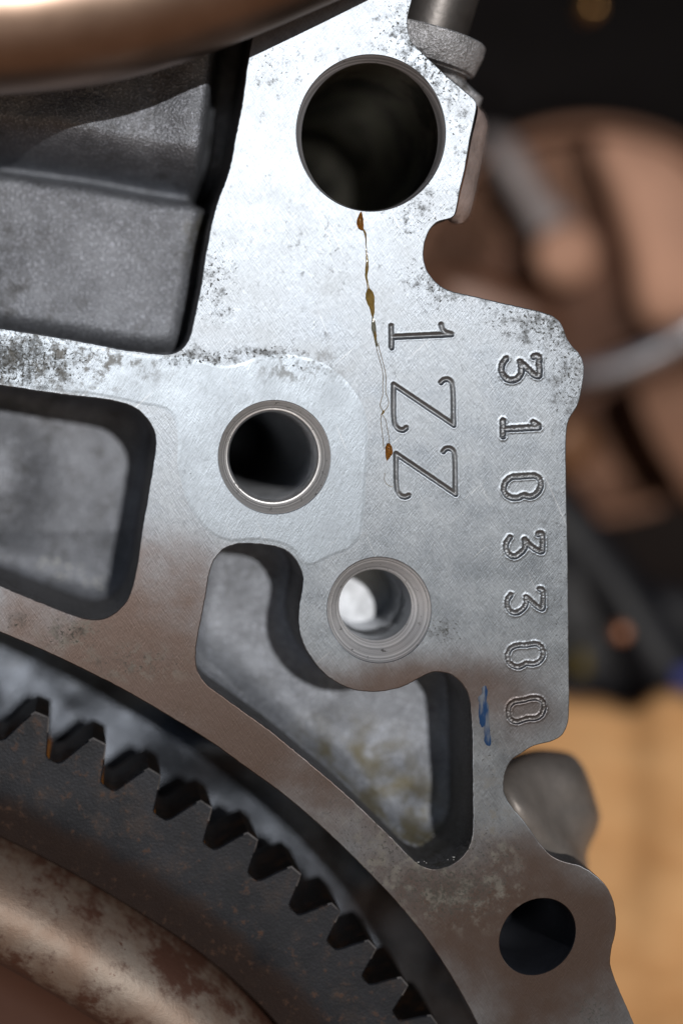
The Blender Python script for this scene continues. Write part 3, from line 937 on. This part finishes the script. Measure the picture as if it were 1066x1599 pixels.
def mat_shell():
    n = NT("rusty_shell")
    f = n.noise(6, 6, .62); f2 = n.noise(26, 6, .65)
    f3 = n.noise(70, 5, .7)
    patch = n.mr(n.math('ADD', n.math('ADD', n.math('MULTIPLY', f, .45), n.math('MULTIPLY', f2, .30)), n.math('MULTIPLY', f3, .25)), .46, .58, smooth=True)
    base = n.mix(n.mr(n.noise(11, 4), .35, .65), (.23, .16, .12), (.30, .25, .21))
    sep = n.t.nodes.new("ShaderNodeSeparateXYZ"); n.link(n.uv, sep.inputs[0])
    v = sep.outputs[1]
    off = n.math('SUBTRACT', n.math('ABSOLUTE', n.math('SUBTRACT', v, .48)), .20)
    patch = n.mr(n.math('ADD', n.math('MULTIPLY', off, .55), n.math('ADD', n.math('ADD', n.math('MULTIPLY', f, .45), n.math('MULTIPLY', f2, .30)), n.math('MULTIPLY', f3, .25))), .46, .60, smooth=True)
    base = n.mix(patch, base, (.085, .038, .025))
    sp = n.mr(n.noise(45, 4), .66, .72)
    base = n.mix(n.math('MULTIPLY', sp, .8), base, (.10, .03, .015))
    n.set("Base Color", base)
    n.set("Metallic", n.fmix(patch, .5, .25)); n.set("Roughness", n.fmix(patch, .56, .6))
    n.set("Normal", n.bump(f2, .4, .004, n.bump(n.noise(150, 3), .2, .002)))
    return n.m
M['rust'] = simple("orange_rust", (.62, .22, .015), 0, .5, 60, .35, .5, 120, .003)
M['worn_highlight'] = simple('worn_edge_highlight', (.26, .25, .25), .6, .4, 60, .5, .2, 200, .001)  # edge highlight put into the colour of the worn tooth bevels
M['gear'] = mat_gear(); M['flank'] = mat_flank(); M['shell'] = mat_shell()

fly = thing("flywheel", "dark steel flywheel with toothed ring gear and rusty brown dished shell", "flywheel", (-.5, .1, -.6))
foff = Vector((.5, -.1, .6))
tips = [(-240, 1014), (-132, 1046), (-31, 1079), (66, 1115.5), (156, 1157), (242, 1205), (322.6, 1255.4), (395, 1305.6), (463, 1359), (525, 1416.5), (581.7, 1474.5), (631.8, 1532.5), (678, 1592), (720, 1654), (758, 1718)]
GD, GT = .055, .150
tp = [U(x, y, GD) for x, y in tips]
T = []
for i in range(1, len(tp) - 1):
    a, b = np.array(tp[i - 1]), np.array(tp[i + 1]); c = np.array(tp[i])
    tg = (b - a) / np.linalg.norm(b - a)
    nr = np.array([tg[1], -tg[0]])                 # outwards
    T.append((c, tg, nr, np.linalg.norm(b - a) / 2))
tmpl = [(-49, -61), (-43, -60), (-38.5, -56), (-35, -49), (-29.5, -36), (-23, -21), (-16, -7), (-11.5, 0), (11.5, 0), (15.5, -10), (20, -22), (24.5, -35), (28.5, -48), (31.5, -56), (37, -60), (49, -61)]
gear_shift = -3
ringp = []
ring_gear = None
tooth_data = []
mids = []
for i in range(len(T) - 1):
    c0, t0, n0, p0 = T[i]; c1_, t1, n1, p1 = T[i + 1]
    s = (p0 + p1) / 2 / 100
    m = (c0 + c1_) / 2 + (n0 + n1) / np.linalg.norm(n0 + n1) * (-61 * s + 0.8)
    mids.append(m)
for i in range(1, len(T) - 1):
    c, tg, nr, p = T[i]
    s = p / 100
    L, R = mids[i - 1], mids[i]
    pts = [tuple(L)] + [tuple(c + tg * t * s + nr * r * s) for t, r in tmpl[1:-1]] + [tuple(R)]
    tooth_data.append(pts)
# ring body
rootline = [tuple(m) for m in mids]
groove = [(-200, 1222), (-100, 1262), (0, 1307), (100, 1357), (200, 1415), (300, 1480), (375, 1540), (432, 1598), (480, 1660), (530, 1735)]
gv = resample(catmull(Ul(groove, GD), False, 8), len(rootline) * 4, False)
rl = resample(rootline, len(rootline), False)
rlf = []
for i in range(len(rootline) - 1):
    for k in range(4):
        f = k / 4
        rlf.append(tuple(np.array(rootline[i]) * (1 - f) + np.array(rootline[i + 1]) * f))
rlf.append(rootline[-1])
gv = resample(gv, len(rlf), False)
vs, fs, uv = [], [], []
nb = 9
for j in range(nb):
    f = j / (nb - 1)
    for a, b in zip(gv, rlf):
        x, y = a[0] * (1 - f) + b[0] * f, a[1] * (1 - f) + b[1] * f
        dd = GD + (.010 * max(0, 1 - f / .42) ** 1.0 if f < .42 else 0)
        vs.append(P(x, y, dd)); uv.append((0, f))
n_ = len(rlf)
for j in range(nb - 1):
    for i in range(n_ - 1):
        fs.append((j*n_+i, j*n_+i+1, (j+1)*n_+i+1, (j+1)*n_+i))
# inner rounded lip and outer wall back
for (o_, dd) in ((-2, .068), (-5, .075), (-6, .16)):
    g2 = offset(gv, -o_ , False)
    for (x, y) in offset(gv, o_, False): vs.append(P(x, y, dd)); uv.append((0, 0))
base = nb * n_
for k in range(3):
    prev = 0 if k == 0 else base + (k - 1) * n_
    cur = base + k * n_
    for i in range(n_ - 1): fs.append((prev + i, cur + i, cur + i + 1, prev + i + 1))
o = mesh_obj("ring_gear", vs, fs, M['gear'], uvs=uv, smooth=40)
if o.data.polygons[0].normal.y > 0: o.data.flip_normals()
o.parent = fly; o.location = foff
ring_gear = o
# back of ring
for k, pts in enumerate(tooth_data):
    n2 = len(pts)
    vsT, fsT = [], []
    cxy = np.mean(pts, axis=0)
    b_ = 2.2
    inner = [pts[0]] + [tuple(q) for q in offset(pts, -b_, False)[1:-1]] + [pts[-1]]
    # choose side that shrinks
    if np.linalg.norm(np.array(offset(pts, -b_, False)[8]) - cxy) > np.linalg.norm(np.array(pts[8]) - cxy):
        inner = [pts[0]] + [tuple(q) for q in offset(pts, b_, False)[1:-1]] + [pts[-1]]
    front = P_(inner, GD); f1 = P_(pts, GD + .0016); back = P_(pts, GD + GT)
    vsT += front; vsT += f1; vsT += back
    tri = tessellate_polygon([[Vector((x, -y, 0)) for x, y in inner]])
    for t3 in tri:
        a, b, c = (Vector(vsT[q]) for q in t3)
        t3 = tuple(t3)
        fsT.append(t3 if (b - a).cross(c - a).y < 0 else t3[::-1])
    nf = len(fsT)
    for i in range(n2 - 1):
        fsT.append((i, i + 1, n2 + i + 1, n2 + i)); fsT.append((n2 + i, n2 + i + 1, 2*n2 + i + 1, 2*n2 + i))
    uvT = [(0, .95)] * len(vsT)
    o = mesh_obj("tooth", vsT, fsT, M['gear'], uvs=uvT, smooth=25)
    o.data.materials.append(M['flank']); o.data.materials.append(M['worn_highlight']); o.data.materials.append(M['rust'])
    for p in o.data.polygons:
        if p.index >= nf and (p.index - nf) % 2 == 1: p.material_index = 3 if (p.index - nf) // 2 in (12, 13) else 1
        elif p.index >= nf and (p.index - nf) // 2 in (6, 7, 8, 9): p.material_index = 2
    bm = bmesh.new(); bm.from_mesh(o.data)
    for f in bm.faces:
        if f.index >= nf:
            # outward: away from tooth axis
            cen = f.calc_center_median()
            ref = Vector(P(cxy[0], cxy[1], cen.y))
            if (cen - ref).dot(f.normal) < 0 and False: f.normal_flip()
    bm.to_mesh(o.data); bm.free()
    o.parent = ring_gear

# shell
prof = [(-6, .24), (4, .24), (10, .17), (15, .128), (24, .094), (36, .064), (55, .036), (78, .018), (102, .012), (126, .012), (150, .022), (172, .044), (188, .075), (204, .13), (214, .20), (222, .26), (300, .29), (420, .30)]
gs = resample(catmull(Ul(groove, .06), False, 8), 120, False)
vs, fs = [], []
rings = []
uvs_ = []
for o_, d in prof:
    uvs_ += [(0, o_ / 200.0)] * len(gs)
    k = (CAMD + d) / (CAMD + .06)
    lp = offset(gs, -o_, False)
    rings.append([P(x, y, d) for x, y in lp])
loft(vs, fs, rings, closed=False)
o = mesh_obj("dished_shell", vs, fs, M['shell'], smooth=180, uvs=uvs_)
if o.data.polygons[0].normal.y > 0: o.data.flip_normals()
o.parent = fly; o.location = foff
o["label"] = "rusty brown dished shell with pale worn ridge"

# ------------------------------------------------------------------ oil drip running down from the big bore
def mat_oil(name, col, rough=.04):
    n = NT(name)
    n.set("Base Color", (*col, 1)); n.set("Roughness", rough)
    n.set("Transmission Weight", .97); n.set("Coat Weight", .5); n.set("Coat Roughness", .03); n.set("IOR", 1.33)
    n.set("Specular IOR Level", .6)
    return n.m
M['oil'] = mat_oil("amber_oil", (.98, .74, .32))
M['oil_dark'] = mat_oil("dark_amber_oil", (.92, .50, .10))
M['oil_clear'] = mat_oil("thin_oil", (.95, .90, .74))
oil = thing("oil_drip", "thin trickle of amber oil running from the large bore past the engraved code", "oil", (.58, 0, .84))
ooff = Vector((-.58, 0, -.84))
def oil_blob(name, path, hgt, mat, seed=0, lift=0.0):
    """path: list of (x, y, half width); a low rounded ridge lying on the face"""
    pts = catmull([(p[0], p[1]) for p in path], False, 1.6)
    ws = []
    acc = [0]
    for i in range(1, len(pts)): acc.append(acc[-1] + math.dist(pts[i-1], pts[i]))
    ctrl = [0]
    for i in range(1, len(path)): ctrl.append(ctrl[-1] + math.dist(path[i-1][:2], path[i][:2]))
    ws = .8 * np.interp(np.array(acc) / acc[-1], np.array(ctrl) / ctrl[-1], [p[2] for p in path])
    hs = ws * hgt
    m = 12
    vs, fs, rings = [], [], []
    for i, (x, y) in enumerate(pts):
        a = pts[max(i - 1, 0)]; b = pts[min(i + 1, len(pts) - 1)]
        dx, dy = b[0] - a[0], b[1] - a[1]; L = math.hypot(dx, dy) or 1
        nx, ny = -dy / L, dx / L
        ring = []
        for k in range(m + 1):
            th = math.pi * k / m
            u = math.cos(th); h = math.sin(th) ** .8
            wv = ws[i] * (1 + .12 * noise.noise(Vector((x * .2, y * .2, seed + u))))
            ring.append(P(x + nx * u * wv, y + ny * u * wv, -(h * hs[i]) * S - .0003 + lift))
        rings.append(ring)
    loft(vs, fs, rings, closed=False)
    # close underneath
    n1 = m + 1
    for i in range(len(rings) - 1):
        fs.append((i * n1, (i + 1) * n1, (i + 1) * n1 + m, i * n1 + m))
    o = mesh_obj(name, vs, fs, mat, smooth=70); fix_normals(o)
    o.parent = oil; o.location = ooff
    return o
oil_blob("drop", [(563.5, 331, 1.2), (562.9, 336, 3.8), (562, 343, 6.6), (562, 350, 6.8), (563.5, 355, 5.4), (566, 359, 2.4)], .75, M['oil_dark'], 1)
oil_blob("trail", [(566, 357, 1.2), (569.5, 363, 2.4), (571, 372, 1.2), (571.5, 385, .8), (572, 396, 1.4), (573, 408, 2.6), (572.6, 420, 3.3), (571.5, 432, 2.2), (573.5, 441, 1.6), (575, 452, 2.6)], .7, M['oil'], 2)
oil_blob("drop", [(575, 450, 2), (576.5, 457, 7.4), (577.5, 465, 9.2), (578.5, 472, 7.5), (580.5, 480, 5.0), (581.5, 489, 3.6), (581.8, 496, .8)], .62, M['oil'], 3)
oil_blob("trail", [(581.8, 495, 1.4), (582.6, 503, 3.6), (583.4, 513, 4.8), (584.8, 522, 3.2), (586, 530, 2.4), (588.5, 541, 2.6)], .35, M['oil_clear'], 4)
oil_blob("drop", [(585, 517, 1.0), (585.8, 524, 2.6), (586, 531, 1.0)], .5, M['oil'], 5, -.0012)
M['oil_edge'] = simple("dried_oil_edge", (.20, .155, .09), .2, .3, 60, .4, .3, 200, .001)
def thin_line(path, w=.65):
    return [(x, y, w) for x, y in path]
oil_blob("dried_edge", thin_line([(586.5, 535), (588, 545), (592, 560), (596, 575), (598, 588), (597.2, 600), (597.4, 616), (594.4, 626), (593.4, 634), (597, 642), (595, 648)]), .8, M['oil_edge'], 6)
oil_blob("dried_edge", thin_line([(590.5, 535), (592, 545), (597, 563), (601, 580), (602.6, 592), (602, 604), (602, 613), (606, 624), (606, 633), (600.5, 641), (596.5, 645)]), .8, M['oil_edge'], 7)
oil_blob("dried_edge", thin_line([(595, 646), (594.5, 660), (596.5, 675), (598, 690), (599, 702)], .6), .8, M['oil_edge'], 8)
oil_blob("dried_edge", thin_line([(597, 648), (602, 656), (604, 668), (606.6, 680), (608, 692), (612, 698)], .6), .8, M['oil_edge'], 9)
oil_blob("dried_edge", thin_line([(600.5, 738), (600, 750), (604, 756), (610, 760), (613, 759)], .5), .8, M['oil_edge'], 10)
oil_blob("drop", [(597.5, 640, 1.2), (598.5, 643, 2.4), (595.2, 648, .8)], .4, M['oil'], 11)
oil_blob("drop", [(606, 692, 3), (606.5, 699, 7.0), (607, 706, 7.4), (605, 714, 4.4), (603.8, 719, .8)], .42, M['oil_dark'], 12)

# ------------------------------------------------------------------ pipe standing in the spigot
pu = U(668, 49, .10)
pipe = lathe_axis("pipe", P(pu[0], pu[1], .108), -ax, [(-.06, .062), (0, .064), (.05, .0645), (.30, .066), (.31, .06)], simple("brushed_pipe_steel", (.16, .15, .145), .8, .42, 8, .3, .2, 30, .004))
tag(pipe, "grey steel pipe standing in the cup shaped spigot at the top", "pipe")

# ------------------------------------------------------------------ blurred chrome pipe across the top left, nearer the camera
def tube(name, path3, r, mat, n=28, step=.04):
    """path of 3D points"""
    p2 = [Vector(p) for p in path3]
    pts = []
    for i in range(len(p2) - 1):
        p0 = p2[max(i-1, 0)]; p1 = p2[i]; p2_ = p2[i+1]; p3 = p2[min(i+2, len(p2)-1)]
        m = max(2, int((p2_ - p1).length / step))
        for k in range(m):
            t = k / m
            pts.append(.5 * ((2*p1) + (p2_-p0)*t + (2*p0-5*p1+4*p2_-p3)*t*t + (3*p1-p0-3*p2_+p3)*t**3))
    pts.append(p2[-1])
    vs, fs, rings = [], [], []
    for i, p in enumerate(pts):
        tg = (pts[min(i+1, len(pts)-1)] - pts[max(i-1, 0)]).normalized()
        a = tg.cross(Vector((0, 1, 0.01))).normalized(); b = tg.cross(a)
        rr = r if not (i in (0, len(pts)-1)) else r * .9
        rings.append([tuple(p + (a * math.cos(2*math.pi*k/n) + b * math.sin(2*math.pi*k/n)) * rr) for k in range(n)])
    loft(vs, fs, rings)
    fs.append(tuple(range(n))); fs.append(tuple(len(vs) - n + k for k in range(n)))
    o = mesh_obj(name, vs, fs, mat, smooth=60); fix_normals(o)
    return o
FD = -.22
def UP(x, y, d): return P(*U(x, y, d), d)
bar = tube("chrome_pipe", [UP(x, y, -.05 - .13 * min(1, max(0, (720 - x) / 720))) for x, y in [(-420, 15), (-250, 18), (-100, 22), (40, 18), (170, 0), (300, -40), (440, -96), (600, -166), (780, -246)]], .118,
           simple("polished_pipe", (.42, .30, .235), 1.0, .36, 6, .15, .08, 20, .004))
tag(bar, "out of focus polished round pipe crossing the top left corner", "pipe")

# ------------------------------------------------------------------ background: streaked pulley, cardboard, hoses, bench, added wall
BD = 1.9
def bgU(x, y, d=BD): return Vector(UP(x, y, d))
pul = thing("streaked_pulley", "large out of focus brown metal pulley with a pale highlight streak behind the block", "pulley", tuple(bgU(930, 470)))
poff = -Vector(pul.location)
def pp(o, lab=None):
    o.parent = pul; o.location = poff
    if lab: o["label"] = lab
    return o
kB = (CAMD + BD) / CAMD
# rim: ring seen nearly face on
mb = simple("brown_pulley_metal", (.21, .11, .07), .15, .6, 3, .35, .3, 20, .01, .15)
md = simple("dark_pulley_web", (.12, .062, .042), 0, .7, 3, .5, .3, 20, .01, .1)
mt = simple("tan_pulley_metal", (.50, .28, .19), .1, .55, 3, .2, .3, 20, .01, .15)
mg = simple("pale_sheen_steel", (.20, .17, .165), .2, .55, 5, .2, .2, 20, .01)
def disc(name, cx, cy, R, d0, prof, mat, sx=1.0, n=96):
    vs, fs, rings = [], [], []
    for rr, dd in prof:
        rings.append([tuple(Vector(UP(cx + R * rr * sx * math.cos(2*math.pi*i/n), cy + R * rr * math.sin(2*math.pi*i/n), d0)) + Vector((0, dd, 0))) for i in range(n)])
    loft(vs, fs, rings, cap=True)
    o = mesh_obj(name, vs, fs, mat, smooth=40); fix_normals(o)
    return o
pp(disc("pulley_rim", 925, 500, 315, BD, [(.97, .5), (1.0, .45), (1.0, .02), (.985, 0), (.95, .0), (.93, .03), (.92, .08), (.92, .10)], mb), "brown rounded pulley rim")
pp(disc("pulley_web", 925, 500, 290, BD, [(1.0, .16), (.99, .10), (.6, .10), (.3, .08), (.1, .08)], md), "dark recessed pulley web")
def slab(name, poly, d, th, mat, r=.02):
    lp = resample(catmull(poly, True, 20), 70)
    cx, cy = np.mean(lp, axis=0)
    rings = []
    for s_, dd in ((1.0, th), (1.0, th * .3), (.96, th * .08), (.88, 0), (.5, -.01), (.05, -.012)):
        rings.append([UP(cx + (x - cx) * s_, cy + (y - cy) * s_, d + dd) for x, y in lp])
    vs, fs = [], []
    loft(vs, fs, rings, cap=True)
    o = mesh_obj(name, vs, fs, mat, smooth=60); fix_normals(o)
    return o
pp(slab("sheen", [(748, 205), (800, 212), (850, 290), (905, 360), (900, 400), (860, 420), (820, 350), (775, 275)], BD - .02, .15, mg), "pale grey highlight streak running up to the left")  # diagonal highlight streak of the drum built as a pale solid
pp(slab("sheen", [(925, 215), (990, 215), (1060, 245), (1120, 330), (1130, 470), (1060, 520), (1000, 500), (980, 410), (950, 310)], BD - .02, .15, mt), "wide tan sheen sector on the right")  # tan sector of the drum's sheen built as a solid
pp(slab("hub", [(838, 370), (880, 345), (925, 365), (932, 410), (900, 448), (855, 445), (832, 410)], BD - .10, .20, mt), "rounded tan hub")
def bgthing(o, lab, cat):
    return tag(o, lab, cat)
bgthing(tube("grey_streak", [bgU(1180, 470, 1.6), bgU(1090, 508, 1.6), bgU(1040, 540, 1.62), bgU(960, 575, 1.65), bgU(880, 590, 1.7), bgU(780, 600, 1.8)], .030, simple("pale_streak_steel", (.50, .51, .55), .85, .3, 5)), "out of focus silver grey streak curving in from the right edge", "pipe")  # bright grey-blue streak beside the drum built as a tube
bgthing(slab("brown_cover", [(985, 600), (1060, 575), (1140, 580), (1150, 760), (1090, 800), (1045, 740), (1000, 660)], 1.75, .3, mb), "blurred brown metal cover below the silver streak at the right", "cover")
bgthing(slab("copper_strip", [(660, 430), (720, 420), (800, 445), (870, 480), (880, 520), (700, 520)], 1.5, .1, simple("copper_brown", (.10, .04, .018), .2, .4, 5)), "dark orange brown strip seen through the notch of the block", "strip")
bgthing(slab("orange_bracket", [(865, 650), (900, 645), (925, 670), (930, 710), (905, 735), (865, 735)], 1.4, .1, simple("orange_rust_metal", (.14, .06, .022), .3, .5, 5)), "small dim orange bracket beside the right edge of the block", "bracket")
# dark heap of hoses
mk = simple("black_rubber", (.008, .008, .010), 0, .5, 6, .4, .3, 20, .01, .3)
bgthing(tube("black_hose", [bgU(820, 760, 1.5), bgU(880, 830, 1.5), bgU(960, 930, 1.45), bgU(1030, 1040, 1.4), bgU(1110, 1120, 1.35)], .085, mk), "thick black hose slanting down behind the right edge", "hose")
bgthing(slab("black_housing", [(840, 860), (930, 850), (1010, 900), (1120, 930), (1140, 1075), (1060, 1072), (1030, 1082), (1000, 1100), (975, 1104), (940, 1090), (905, 1102), (860, 1128), (830, 1100)], 1.42, .3, mk), "black lumpy housing above the cardboard sheet", "housing")
bgthing(disc("copper_bolt", 969, 988, 13, 1.20, [(1, .02), (1, 0), (.7, -.012), (.2, -.016)], simple("copper_bolt_metal", (.50, .22, .12), .3, .4, 5)), "small round copper coloured bolt head in the dark background", "bolt")
bgthing(slab("yellow_clip", [(898, 1015), (915, 1020), (918, 1050), (900, 1055)], 1.32, .02, simple("yellow_plastic", (.14, .10, .01), 0, .5, 5)), "dim yellow clip behind the right edge of the block", "clip")
bgthing(slab("blue_clip", [(1050, 1045), (1085, 1040), (1090, 1072), (1052, 1075)], 1.30, .02, simple("blue_plastic", (.03, .04, .20), 0, .5, 5)), "dark blue clip at the right edge above the cardboard", "clip")
bgthing(disc("brass_fitting", 922, 11, 14, 1.6, [(1, .05), (1, 0), (.7, -.02), (.2, -.03)], simple("brass_metal", (.55, .30, .10), .6, .35, 5)), "tiny brass fitting glinting in the dark at the top right", "fitting")
bgthing(slab("dark_engine_cover", [(640, -120), (1120, -140), (1150, 120), (1090, 230), (960, 200), (840, 190), (740, 230), (660, 160)], 2.3, .2, simple("black_cover", (.006, .005, .005), 0, .8, 3, .5, spec=.05)), "near black cover filling the top right behind the pulley", "cover")

# cardboard sheet leaning up behind the block
def mat_card():
    n = NT("tan_cardboard")
    v = n.map(scale=(4, 4, 14), rot=(0, math.radians(25), 0))
    f = n.noise(1.0, 4, .55, v)
    g = n.noise(6, 5, .6)
    n.set("Base Color", n.mix(n.mr(n.math('ADD', n.math('MULTIPLY', f, .6), n.math('MULTIPLY', g, .4)), .35, .65), (.66, .33, .125), (.82, .47, .21)))
    n.set("Roughness", .75)
    n.set("Normal", n.bump(f, .4, .03))
    return n.m
M['card'] = mat_card()
cv, cf = [], []
xs = np.linspace(560, 1500, 60); 
ytop = lambda x: 1092 + 9 * math.sin(x * .035) + 12 * math.exp(-((x - 985) / 26) ** 2) - 10 * math.exp(-((x - 930) / 30) ** 2) - 8 * math.exp(-((x - 1045) / 40) ** 2)
rows = 40
for j in range(rows):
    f = j / (rows - 1)
    for x in xs:
        dep = 1.30 - .85 * f ** .9 + .02 * noise.noise(Vector((x * .006, f * 4, 3)))
        y0 = ytop(x); y1 = 1960
        yy = y0 + (y1 - y0) * f
        cv.append(UP(x, yy, dep))
nxs = len(xs)
for j in range(rows - 1):
    for i in range(nxs - 1):
        cf.append((j*nxs+i, j*nxs+i+1, (j+1)*nxs+i+1, (j+1)*nxs+i))
cf_n = cf
co = mesh_obj("cardboard_sheet", cv, cf, M['card'], smooth=180)
if co.data.polygons[0].normal.y > 0: co.data.flip_normals()
so = co.modifiers.new("thickness", 'SOLIDIFY'); so.thickness = .012; so.offset = -1
tag(co, "sheet of tan cardboard sloping up behind the lower right of the block", "cardboard")

# bench and ground and dark wall added to hide the sky
def box(name, lo, hi, mat):
    x0, y0, z0 = lo; x1, y1, z1 = hi
    v = [(x0,y0,z0),(x1,y0,z0),(x1,y1,z0),(x0,y1,z0),(x0,y0,z1),(x1,y0,z1),(x1,y1,z1),(x0,y1,z1)]
    f = [(0,3,2,1),(4,5,6,7),(0,1,5,4),(1,2,6,5),(2,3,7,6),(3,0,4,7)]
    return mesh_obj(name, v, f, mat)
def mat_wood():
    n = NT("bench_wood")
    v = n.map(scale=(1.2, 14, 14))
    f = n.noise(1.5, 6, .6, v, .6)
    n.set("Base Color", n.mix(n.mr(f, .3, .7), (.40, .20, .095), (.56, .32, .17)))
    n.set("Roughness", .6); n.set("Normal", n.bump(f, .3, .01))
    return n.m
bpy.context.view_layer.update()
for o in sc.objects:
    if o.parent is None and o.type in ('MESH', 'EMPTY'):
        o.matrix_world = LR @ o.matrix_world
bench = box("bench_top", (-6, -9, -.9), (7, 3.2, -.612), mat_wood())
tag(bench, None, kind="structure")
gr = mesh_obj("ground", [(-400, -400, -9), (400, -400, -9), (400, 400, -9), (-400, 400, -9)], [(0, 1, 2, 3)], simple("brown_earth", (.20, .13, .09), 0, .9, .6, .3, .3, 3, .05))
tag(gr, None, kind="structure")
wl = box("added_dark_wall", (-20, 7, -9), (22, 7.4, 12), simple("dark_backdrop", (.014, .011, .010), 0, .95, 1.0, .4, .3, 6, .02, 0.0))
tag(wl, None, kind="structure")
